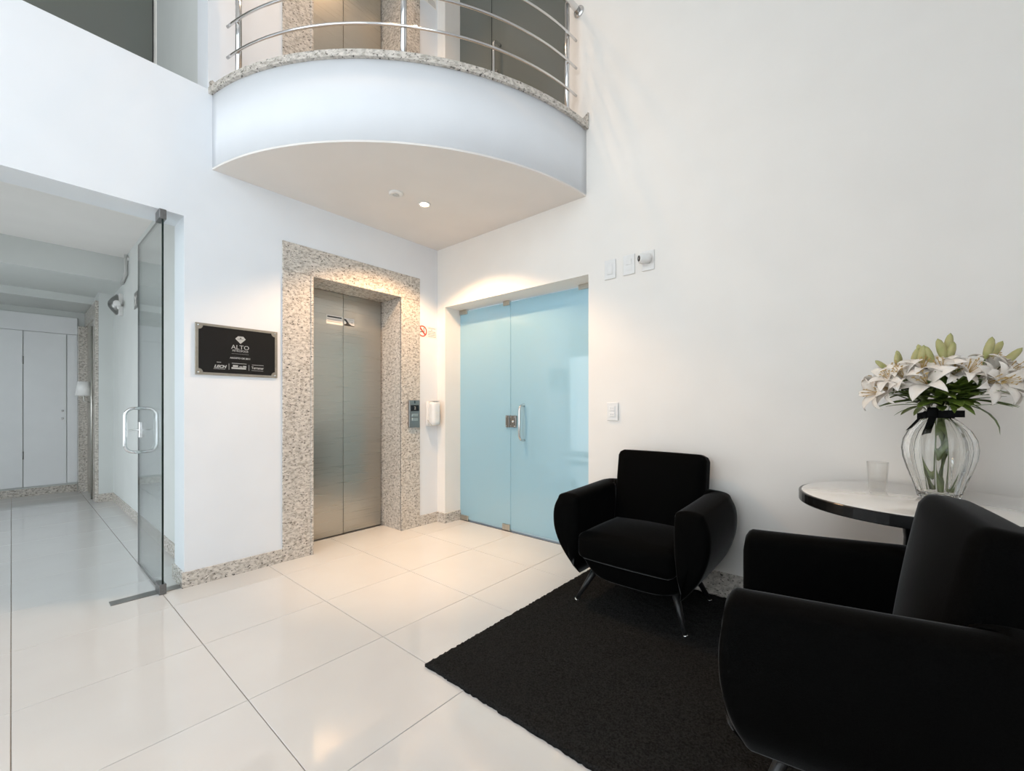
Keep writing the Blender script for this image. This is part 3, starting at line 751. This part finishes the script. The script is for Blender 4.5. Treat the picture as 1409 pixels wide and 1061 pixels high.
# ================================================================== ARMCHAIRS
def make_armchair():
    root = empty('armchair')
    hw = [(.178, .283), (.215, .315), (.26, .350), (.33, .392), (.42, .424), (.50, .432), (.56, .424), (.605, .404)]   # outer half width by height
    fine = []
    for i in range(len(hw) - 1):
        p0 = hw[max(i - 1, 0)]; p1 = hw[i]; p2 = hw[i + 1]; p3 = hw[min(i + 2, len(hw) - 1)]
        for k in range(3):
            t = k / 3
            fine.append(tuple(.5 * (2 * b + (c - a) * t + (2 * a - 5 * b + 4 * c - d) * t * t + (3 * b - a - 3 * c + d) * t ** 3) for a, b, c, d in zip(p0, p1, p2, p3)))
    hw = fine + [hw[-1]]
    arm_w = .135
    def plan(t):
        """t in [0,1] along the U: returns point on unit outline (x in -1..1, y in 0(front)..1(back)) and inward normal"""
        # superellipse U: straight sides then rounded back
        L1 = .40; ST = .74
        if t < L1: s = t / L1; return Vector((-1, s * ST)), Vector((1, 0))
        if t > 1 - L1: s = (1 - t) / L1; return Vector((1, s * ST)), Vector((-1, 0))
        a = math.pi * (t - L1) / (1 - 2 * L1)
        c, s = math.cos(a), math.sin(a); e = .50
        x = -math.copysign(abs(c) ** e, c); y = ST + (1 - ST) * abs(s) ** e
        nx, ny = math.copysign(abs(c) ** (2 - e), c), -abs(s) ** (2 - e) / .5
        nrm = Vector((nx, ny))
        return Vector((x, y)), nrm.normalized()
    yb_top, yf_top = .305, -.315
    def outer(t, w, z):
        p, n = plan(t)
        k = w / .432
        yf = yf_top + (1 - k) * .12; yb = yb_top * (.30 + .70 * k)
        return Vector((p.x * w, yf + (yb - yf) * p.y, 0)), Vector((n.x, n.y, 0))
    nt_ = 56
    rows = []
    for i in range(nt_ + 1):
        t = i / nt_
        p, n0 = plan(t)
        rise = .022 * (p.y ** 1.2)
        sec = []
        for z, w in hw:
            q, nn = outer(t, w, z); q.z = z + rise * max(0, (z - .3) / .3); sec.append(q)
        q0, nn = outer(t, .404, .605)
        for k in range(1, 8):           # rounded arm top
            a = math.pi * k / 8
            q = q0 + nn * (arm_w / 2 * (1 - math.cos(a))); q.z = .605 + rise + .028 * math.sin(a) ** .8 * 1.0
            sec.append(q)
        for z, ins in ((.60, arm_w), (.52, arm_w + .004), (.42, arm_w + .002), (.30, arm_w - .01), (.22, arm_w - .03)):
            q = q0 + nn * ins; q.z = z + rise * max(0, (z - .3) / .3); sec.append(q)
        rows.append(sec)
    m = len(rows[0])
    def endcaps(sec, d):
        c = sum(sec, Vector()) / m
        out = []
        for s, off in ((.96, .012), (.86, .024), (.66, .031), (.3, .034)):
            out.append([c + (q - c) * s + Vector((0, -off, 0)) for q in sec])
        return out
    ea = endcaps(rows[0], 0); eb = endcaps(rows[-1], 0)
    allrows = ea[::-1] + rows + eb
    V = [q for s in allrows for q in s]; F = []
    n = len(allrows)
    for i in range(n - 1):
        for k in range(m):
            q = (k + 1) % m
            F.append((i * m + k, (i + 1) * m + k, (i + 1) * m + q, i * m + q))
    F.append(tuple(range(m))); F.append(tuple((n - 1) * m + k for k in range(m - 1, -1, -1)))
    bm = bmesh.new(); vv = [bm.verts.new(q) for q in V]
    for f in F: bm.faces.new([vv[i] for i in f])
    bmobj('tub_shell', bm, M_velvet, root, True)
    # bowl-shaped base under the seat
    lv = [(.160, .225), (.168, .256), (.185, .282), (.21, .305), (.26, .346), (.315, .372)]
    V = []; F = []; N = 48
    for z, w in lv:
        k = w / .432; yf = -.30 + (1 - k) * .12; yb = yb_top * (.30 + .70 * k) - .004
        for i in range(N):
            a = 2 * math.pi * i / N; c, s = math.cos(a), math.sin(a); e = .5
            x = math.copysign(abs(c) ** e, c) * (w - .004); y = (yf + yb) / 2 + math.copysign(abs(s) ** e, s) * (yb - yf) / 2
            V.append((x, y, z))
    for r in range(len(lv) - 1):
        for i in range(N):
            q = (i + 1) % N; F.append((r * N + i, r * N + q, (r + 1) * N + q, (r + 1) * N + i))
    F.append(tuple(range(N - 1, -1, -1))); F.append(tuple((len(lv) - 1) * N + i for i in range(N)))
    pyobj('base', V, F, M_velvet, root, True)
    cushion('seat_cushion', (.545, .53, .15), .045, M_velvet, root, (0, -.075, .355), crown=(0, .01, .022), n=14)
    cushion('back_cushion', (.545, .14, .53), .04, M_velvet, root, (0, .20, .585), (R(-9), 0, 0), crown=(0, .025, .004), n=14)
    for sx in (-1, 1):
        for (tx, ty, fx, fy) in ((.215, -.175, .305, -.268), (.20, .13, .285, .215)):
            p0 = Vector((sx * tx, ty, .215)); p1 = Vector((sx * fx, fy, .022))
            l = tube('leg', [p0, p0.lerp(p1, .5), p1], [.021, .016, .011], M_leg, root, 14)
            tube('glide', [p1, Vector((p1.x + sx * .002, p1.y, .0165))], .0125, M_steel, l, 12)
    return root
ch = make_armchair(); ch.location = (2.285, -.345, 0)
tag(ch, 'black velvet tub armchair against the white wall beside the frosted door', 'armchair', 'black tub armchairs')
ch2 = copy_tree(ch); ch2.location = (3.262, -1.09, 0); ch2.rotation_euler = (0, 0, R(-82.5))
ch2['label'] = 'black velvet tub armchair nearest the camera, in front of the round table'

# ================================================================== SIDE TABLE
TX, TY, TZ = 3.43, -.41, .77
tb = empty('side_table', (TX, TY, 0)); tag(tb, 'round table with glossy white top, black rim and pedestal', 'table')
lathe('table_top', [(.0, TZ), (.388, TZ), (.392, TZ - .004), (.392, TZ - .012), (0, TZ - .012)], M_white, tb, 72)
lathe('rim', [(.393, TZ - .003), (.399, TZ - .003), (.401, TZ - .006), (.401, TZ - .042), (.398, TZ - .046), (.0, TZ - .046), (0, TZ - .0125), (.393, TZ - .0125)], M_black, tb, 72, smooth=False)
lathe('pedestal', [(.0, TZ - .046), (.105, TZ - .048), (.075, TZ - .065), (.058, TZ - .10), (.052, TZ - .16), (.056, TZ - .24), (.07, .38), (.062, .25), (.06, .12), (.09, .05), (.0, .05)], M_black, tb, 40)
lathe('foot', [(.0, .052), (.09, .05), (.19, .034), (.21, .022), (.21, .0175), (0, .0175)], M_black, tb, 48)
# ---- tumbler
tu = lathe('tumbler', [(.0, .004), (.024, .004), (.028, .008), (.035, .118), (.0365, .118), (.0375, .12), (.0375, .112), (.030, .0), (.0, .0)], M_cup, None, 32)
tu.location = (3.30, -.29, TZ + .0005)
tag(tu, 'small clear tumbler standing left of the vase on the round table', 'tumbler')
# ---- vase
VX, VY = 3.482, -.37
vprof = [(.0, .0), (.070, .0), (.084, .004), (.088, .014), (.092, .030), (.108, .070), (.128, .115), (.144, .160), (.149, .195), (.143, .230), (.122, .265), (.088, .295), (.060, .315), (.052, .328), (.054, .342), (.066, .360), (.084, .376), (.096, .383)]
vin = [(r - .0045, z) for r, z in vprof[::-1][:-3]] + [(.072, .020), (.0, .018)]
vi2 = [(vprof[-1][0] - .001, vprof[-1][1] + .0015)] + vin
vprof = [(r * .69, z) for r, z in vprof]
vin = [(max(0, r - .0045), z) for r, z in vprof[::-1][:-3]] + [(.052, .020), (.0, .018)]
vi2 = [(vprof[-1][0] - .001, vprof[-1][1] + .0015)] + vin
va = lathe('flower_vase', vprof + vi2, M_vase, None, 128, fl=16, flamp=.07, flrows=len(vprof))
va.location = (VX, VY, TZ + .001)
tag(va, 'fluted clear glass vase holding white lilies on the round table', 'vase')
# ---- ribbon bow
rb = empty('ribbon_bow', (VX, VY, TZ + .33)); tag(rb, 'black ribbon bow tied round the vase neck', 'ribbon')
V = []; F = []; n = 40
for k in range(n):
    a = 2 * math.pi * k / n
    for r, z in ((.0425, -.013), (.041, 0), (.0425, .013), (.044, .013), (.0425, 0), (.044, -.013)): V.append((r * math.cos(a), r * math.sin(a), z))
for k in range(n):
    q = (k + 1) % n
    for m in range(6): F.append((k * 6 + m, k * 6 + (m + 1) % 6, q * 6 + (m + 1) % 6, q * 6 + m))
pyobj('band', V, F, M_ribbon, rb, True)
cv = Vector((CAM_POS[0] - VX, CAM_POS[1] - VY, 0)).normalized()      # the bow sits on the room side of the neck
fr = Vector((-.25, -.97, 0)).normalized(); sd_ = Vector((fr.y * -1, fr.x, 0)); sd_ = Vector((.97, -.25, 0))
def strip(name, pts, w, mat, parent, wdir=Vector((0, 0, 1)), th=.0012):
    V = []; F = []
    wd = wdir if isinstance(wdir, list) else [wdir] * len(pts)
    for i, (p, d) in enumerate(zip(pts, wd)):
        t = (pts[min(i + 1, len(pts) - 1)] - pts[max(i - 1, 0)]).normalized(); nn = t.cross(d).normalized() * th
        ww = w[i] if isinstance(w, list) else w
        for s1, s2 in ((-1, -1), (1, -1), (1, 1), (-1, 1)): V.append(p + d * (s1 * ww / 2) + nn * s2)
    for i in range(len(pts) - 1):
        for k in range(4):
            q = (k + 1) % 4; F.append((i * 4 + k, i * 4 + q, (i + 1) * 4 + q, (i + 1) * 4 + k))
    F.append((3, 2, 1, 0)); e = (len(pts) - 1) * 4; F.append((e, e + 1, e + 2, e + 3))
    return pyobj(name, V, F, mat, parent, False)
kp = fr * .048 - sd_ * .008
up_ = Vector((0, 0, 1))
strip('bow_loop', [kp + sd_ * (.085 * t) + fr * (.014 * math.sin(math.pi * t)) + up_ * .004 for t in [k / 8 for k in range(9)]], .026, M_ribbon, rb)
strip('bow_loop', [kp + sd_ * (.085 * t) + fr * (.001 - .012 * math.sin(math.pi * t)) + up_ * .004 for t in [k / 8 for k in range(9)]], .026, M_ribbon, rb)
strip('bow_loop', [kp - sd_ * (.045 * t) + fr * (.014 * math.sin(math.pi * t)) + up_ * (.004 - .012 * t) for t in [k / 8 for k in range(9)]], .026, M_ribbon, rb)
strip('bow_tail', [kp - sd_ * (.036 + .028 * t) + fr * (.006 + .02 * t) - up_ * (.012 + .045 * t) for t in [k / 6 for k in range(7)]], .022, M_ribbon, rb, wdir=(sd_ * .8 + up_ * .6).normalized())
strip('bow_tail', [kp + fr * (.006 + .024 * t) - up_ * (.008 + .068 * t) - sd_ * (.014 * t) for t in [k / 6 for k in range(7)]], .026, M_ribbon, rb, wdir=(sd_ * .94 + up_ * .34).normalized())
cushion('knot', (.034, .024, .042), .010, M_ribbon, rb, tuple(kp + fr * .004 + up_ * .008), n=6)

# ================================================================== LILIES
M_petal = pmat('lily_petal', (.80, .74, .66), .5, spec=.3, Subsurface_Weight=0.0, Sheen_Weight=.1)
add_noise(M_petal, (.84, .76, .67), (.90, .86, .80), 14, 3)
M_stam = pmat('lily_stamen', (.50, .34, .12), .6)
M_bud = add_noise(pmat('lily_bud', (.42, .40, .16), .5), (.34, .36, .12), (.58, .50, .26), 16, 3)
M_leaf = add_noise(pmat('lily_leaf', (.09, .15, .02), .4), (.055, .10, .012), (.14, .20, .03), 10, 3)
M_stem = add_noise(pmat('lily_stem', (.16, .20, .07), .5), (.12, .16, .05), (.20, .24, .09), 20, 2)

def petal_mesh(name, length, width, curl, seed):
    rnd = random.Random(seed); nu, nv = 8, 5
    V = []; F = []
    for i in range(nu + 1):
        t = i / nu
        ang_ = R(62) - curl * t ** 1.5
        if i == 0: x = z = 0.0
        else:
            x += length / nu * math.cos(ang_); z += length / nu * math.sin(ang_)
        w = width * (math.sin(math.pi * min(1, (t * .93 + .07)) ** .85) ** .8 if t < 1 else 0.02) * .5
        for j in range(nv):
            s = (j / (nv - 1) - .5) * 2
            zz = z + .10 * width * abs(s) ** 2 + .012 * math.sin(t * 9 + s * 2) * width * 4 * abs(s) * .25
            V.append((x - zz * 0 - .0, s * w, zz))
    n1 = len(V)
    for (a, b, c) in list(V): V.append((a + .0004, b, c - .0012))
    for i in range(nu):
        for j in range(nv - 1):
            a = i * nv + j
            F.append((a, a + 1, a + nv + 1, a + nv)); F.append((n1 + a + nv, n1 + a + nv + 1, n1 + a + 1, n1 + a))
    for i in range(nu):
        F.append((i * nv, (i + 1) * nv, n1 + (i + 1) * nv, n1 + i * nv)); a = i * nv + nv - 1
        F.append((a + nv, a, n1 + a, n1 + a + nv))
    me = bpy.data.meshes.new(name); me.from_pydata(V, [], F); me.update(); me.materials.append(M_petal)
    for p in me.polygons: p.use_smooth = True
    return me
PET = [petal_mesh('petal', .105, .046, R(95), 1), petal_mesh('petal', .100, .032, R(110), 2), petal_mesh('petal', .095, .044, R(70), 3)]
def stamen_mesh():
    V = []; F = []
    for k in range(7):
        a = 2 * math.pi * k / 6; sp = .30 if k < 6 else 0
        L = .060 if k < 6 else .072
        d = Vector((math.cos(a) * sp, math.sin(a) * sp, 1)).normalized()
        v, f = tube_geo([Vector((0, 0, 0)), d * L * .6, d * L], [.0012, .001, .0012], 5); b = len(V); V += v; F += [tuple(i + b for i in q) for q in f]
        v, f = tube_geo([d * L + Vector((-.005, 0, 0)), d * L, d * L + Vector((.005, 0, .001))], [.0012, .0026, .0012], 5); b = len(V); V += v; F += [tuple(i + b for i in q) for q in f]
    me = bpy.data.meshes.new('stamens'); me.from_pydata([tuple(p) for p in V], [], F); me.update(); me.materials.append(M_stam); return me
STA = stamen_mesh()
def leaf_mesh(length, width, droop):
    V = []; F = []; nu = 7
    x = z = 0.0
    for i in range(nu + 1):
        t = i / nu
        a = R(28) - droop * t
        if i: x += length / nu * math.cos(a); z += length / nu * math.sin(a)
        w = width * .5 * (math.sin(math.pi * (t * .96 + .04)) ** .7 if t < 1 else .01)
        for s in (-1, 0, 1): V.append((x, s * w, z + (.12 * w if s else 0)))
    n1 = len(V)
    for (a, b, c) in list(V): V.append((a, b, c - .001))
    for i in range(nu):
        for j in range(2):
            a = i * 3 + j
            F.append((a, a + 1, a + 4, a + 3)); F.append((n1 + a + 3, n1 + a + 4, n1 + a + 1, n1 + a))
        for j in (0, 2):
            a = i * 3 + j; F.append((a, a + 3, n1 + a + 3, n1 + a) if j == 0 else (a + 3, a, n1 + a, n1 + a + 3))
    me = bpy.data.meshes.new('leaf'); me.from_pydata(V, [], F); me.update(); me.materials.append(M_leaf)
    for p in me.polygons: p.use_smooth = True
    return me
LEAF = [leaf_mesh(.17, .032, R(40)), leaf_mesh(.16, .044, R(22)), leaf_mesh(.20, .032, R(105)), leaf_mesh(.14, .036, R(-5))]
def bud_mesh():
    prof = [(0, 0), (.006, .004), (.011, .018), (.0135, .038), (.012, .058), (.008, .074), (.0, .084)]
    V = []; F = []; seg = 9
    for r, z in prof:
        for k in range(seg):
            a = 2 * math.pi * k / seg; rr = r * (1 + .10 * math.cos(3 * a)); V.append((rr * math.cos(a), rr * math.sin(a), z))
    for i in range(len(prof) - 1):
        for k in range(seg):
            q = (k + 1) % seg; F.append((i * seg + k, i * seg + q, (i + 1) * seg + q, (i + 1) * seg + k))
    me = bpy.data.meshes.new('bud'); me.from_pydata(V, [], F); me.update(); me.materials.append(M_bud)
    for p in me.polygons: p.use_smooth = True
    return me
BUD = bud_mesh()
def aim(o, loc, direction, spin=0.0, scale=1.0, axis='Z'):
    q = Vector(direction).to_track_quat(axis, 'Y' if axis == 'Z' else 'Z')
    M = Matrix.Translation(loc) @ q.to_matrix().to_4x4() @ Matrix.Rotation(spin, 4, axis) @ Matrix.Scale(scale, 4)
    o.matrix_local = M
def inst(name, me, parent):
    o = bpy.data.objects.new(name, me); COL.objects.link(o); o.parent = parent; return o
rnd = random.Random(11)
def flower(parent, loc, d, scale=1.0, spin=0.0):
    f = inst('flower', STA, parent); aim(f, loc, d, spin, scale)
    for k in range(6):
        p = inst('petal', PET[k % 2 if k < 6 else 2], f)
        p.matrix_local = Matrix.Rotation(R(60 * k), 4, 'Z') @ Matrix.Translation((.004, 0, 0)) @ Matrix.Rotation(R(rnd.uniform(-8, 10)), 4, 'Y') @ Matrix.Rotation(R(rnd.uniform(-10, 10)), 4, 'X')
    return f
def lily(az, reach, top, label, flowers, buds, leaves, foot=None, group='lilies in the vase'):
    """one cut lily: az degrees about the vase axis, reach outward at height top above the table"""
    root = empty('lily_stem', (VX, VY, TZ + .02)); tag(root, label, 'flower', group)
    a = R(az); d = Vector((math.cos(a), math.sin(a), 0))
    p0 = d * -.045 * rnd.uniform(.6, 1.0) + Vector((-d.y, d.x, 0)) * rnd.uniform(-.02, .02) + Vector((0, 0, .012))
    neck = d * .022 + Vector((-d.y, d.x, 0)) * rnd.uniform(-.012, .012) + Vector((0, 0, .31))
    tip = d * reach + Vector((0, 0, top - .02))
    pts = []
    for k in range(15):
        t = k / 14
        c = neck * 2 - (p0 + tip) / 2; c = neck + (neck - p0) * .05
        if t < .55: s = t / .55; q = p0.lerp(neck, s) + d * (-.008 * math.sin(math.pi * s))
        else:
            s = (t - .55) / .45; ctrl = neck + Vector((0, 0, .09)) + d * .02
            q = neck * (1 - s) ** 2 + ctrl * 2 * s * (1 - s) + tip * s * s
        pts.append(q)
    tube('stem', pts, .0042, M_stem, root, 7)
    tang = (pts[-1] - pts[-2]).normalized()
    for (ox, oy, oz, dx, dy, dz, sc) in flowers:
        loc = tip + d * ox + Vector((-d.y, d.x, 0)) * oy + Vector((0, 0, oz))
        dr = d * dx + Vector((-d.y, d.x, 0)) * dy + Vector((0, 0, dz))
        flower(root, loc, dr.normalized(), sc, rnd.uniform(0, 1))
        tube('pedicel', [pts[-2], (pts[-1] + loc) / 2 - Vector((0, 0, .01)), loc], .003, M_stem, root, 6)
    for (ox, oy, oz, dx, dy, dz, sc) in buds:
        loc = tip + d * ox + Vector((-d.y, d.x, 0)) * oy + Vector((0, 0, oz))
        dr = d * dx + Vector((-d.y, d.x, 0)) * dy + Vector((0, 0, dz))
        b = inst('bud', BUD, root); aim(b, loc, dr.normalized(), rnd.uniform(0, 2), sc)
        tube('pedicel', [pts[-3], loc], .0025, M_stem, root, 6)
    for (k, yaw, pitch, sc, li) in leaves:
        l = inst('leaf', LEAF[li], root)
        base = pts[k]
        l.matrix_local = Matrix.Translation(base) @ Matrix.Rotation(a + R(yaw), 4, 'Z') @ Matrix.Rotation(-R(pitch), 4, 'Y') @ Matrix.Scale(sc, 4)
    return root
def lv_lo():
    L = []
    for _ in range(12):
        L.append((rnd.choice((9, 10, 10, 11, 11, 12)), rnd.uniform(-95, 95), rnd.uniform(-30, 12), rnd.uniform(.65, .95), rnd.choice((0, 1, 1, 3, 3))))
    L.append((10, rnd.uniform(-20, 20), -26, 1.0, 1))
    return L
# directions: photo left = azimuth ~ 205 deg, toward the camera ~ 265, photo right ~ 15, away ~ 85
lily(255, .085, .445, 'large open white lily facing the camera at the front of the bouquet', [(.03, -.01, .0, .85, -.15, .50, 1.15), (.0, .05, .03, .5, .5, .7, .9)], [(-.03, .03, .08, .2, .3, 1, 1.0)], lv_lo())
lily(203, .195, .435, 'outermost white lilies at the left end of the bouquet', [(.0, .0, -.02, .9, .2, .05, .9), (-.02, .04, .03, .6, .5, .6, .85), (-.02, -.04, .02, .5, -.6, .5, .85), (-.05, .03, .06, .3, .3, .9, .75)], [(-.03, .01, .07, .7, -.1, .7, .75), (-.07, -.02, .09, -.1, -.3, 1, .7)], lv_lo())
lily(226, .150, .47, 'white lily stem between the front lily and the left end of the bouquet', [(.0, .0, .0, .7, .1, .7, .95), (.02, -.03, -.04, .9, -.2, .1, .9), (-.04, .03, .03, .2, .4, .9, .85)], [(-.05, .02, .05, .1, .2, 1, .95), (-.06, -.02, .05, -.2, .1, 1, .9)], lv_lo())
lily(300, .120, .475, 'white lily stem just right of the front lily', [(.0, .0, .0, .6, .1, .75, 1.0), (.03, .03, -.03, .9, .3, .2, .95), (-.03, -.05, .02, .3, -.5, .8, .85)], [(-.05, -.03, .06, -.1, -.2, 1, 1.05), (-.06, -.06, .04, .1, -.4, 1, 1.0)], lv_lo())
lily(342, .165, .475, 'white lily stem toward the right of the bouquet', [(.0, .0, .0, .7, .0, .6, .95), (.0, -.05, -.03, .8, -.5, .15, .9), (-.03, .03, .03, .3, .3, .9, .85)], [(-.04, -.01, .06, .2, .1, 1, 1.0)], lv_lo())
lily(14, .190, .45, 'outermost white lilies at the right end of the bouquet', [(.0, .0, -.01, .9, -.1, .05, .9), (-.03, -.05, .02, .6, -.5, .4, .85), (-.02, .04, .02, .6, .5, .5, .8)], [(-.06, -.02, .08, .5, -.1, 1, 1.0), (-.03, -.03, .06, .7, -.2, .9, 1.0)], lv_lo() + [(9, -35, -8, .95, 2)])
lily(75, .100, .50, 'white lily at the back of the bouquet leaning to the wall', [(.0, .0, .0, .5, .0, .9, .95), (.02, -.06, -.01, .5, -.6, .6, .85)], [(.0, .06, .05, .1, .3, 1, .95)], lv_lo())
lily(150, .130, .48, 'white lily at the back left of the bouquet', [(.0, .0, .0, .5, .1, .8, .95)], [(-.02, .03, .05, .1, .2, 1, .8)], lv_lo())
lily(285, .025, .50, 'white lily stem in the middle of the bouquet', [(.0, .0, .0, .4, .1, .9, .95), (-.05, .02, .0, -.4, .2, .9, .95), (.03, -.04, -.02, .6, -.5, .6, .85)], [(.01, .01, .06, .1, .1, 1, 1.0)], lv_lo())
lily(325, .070, .46, 'white lily stem tucked low behind the right front blooms', [(.02, .0, .0, .7, .2, .6, .9)], [], lv_lo())
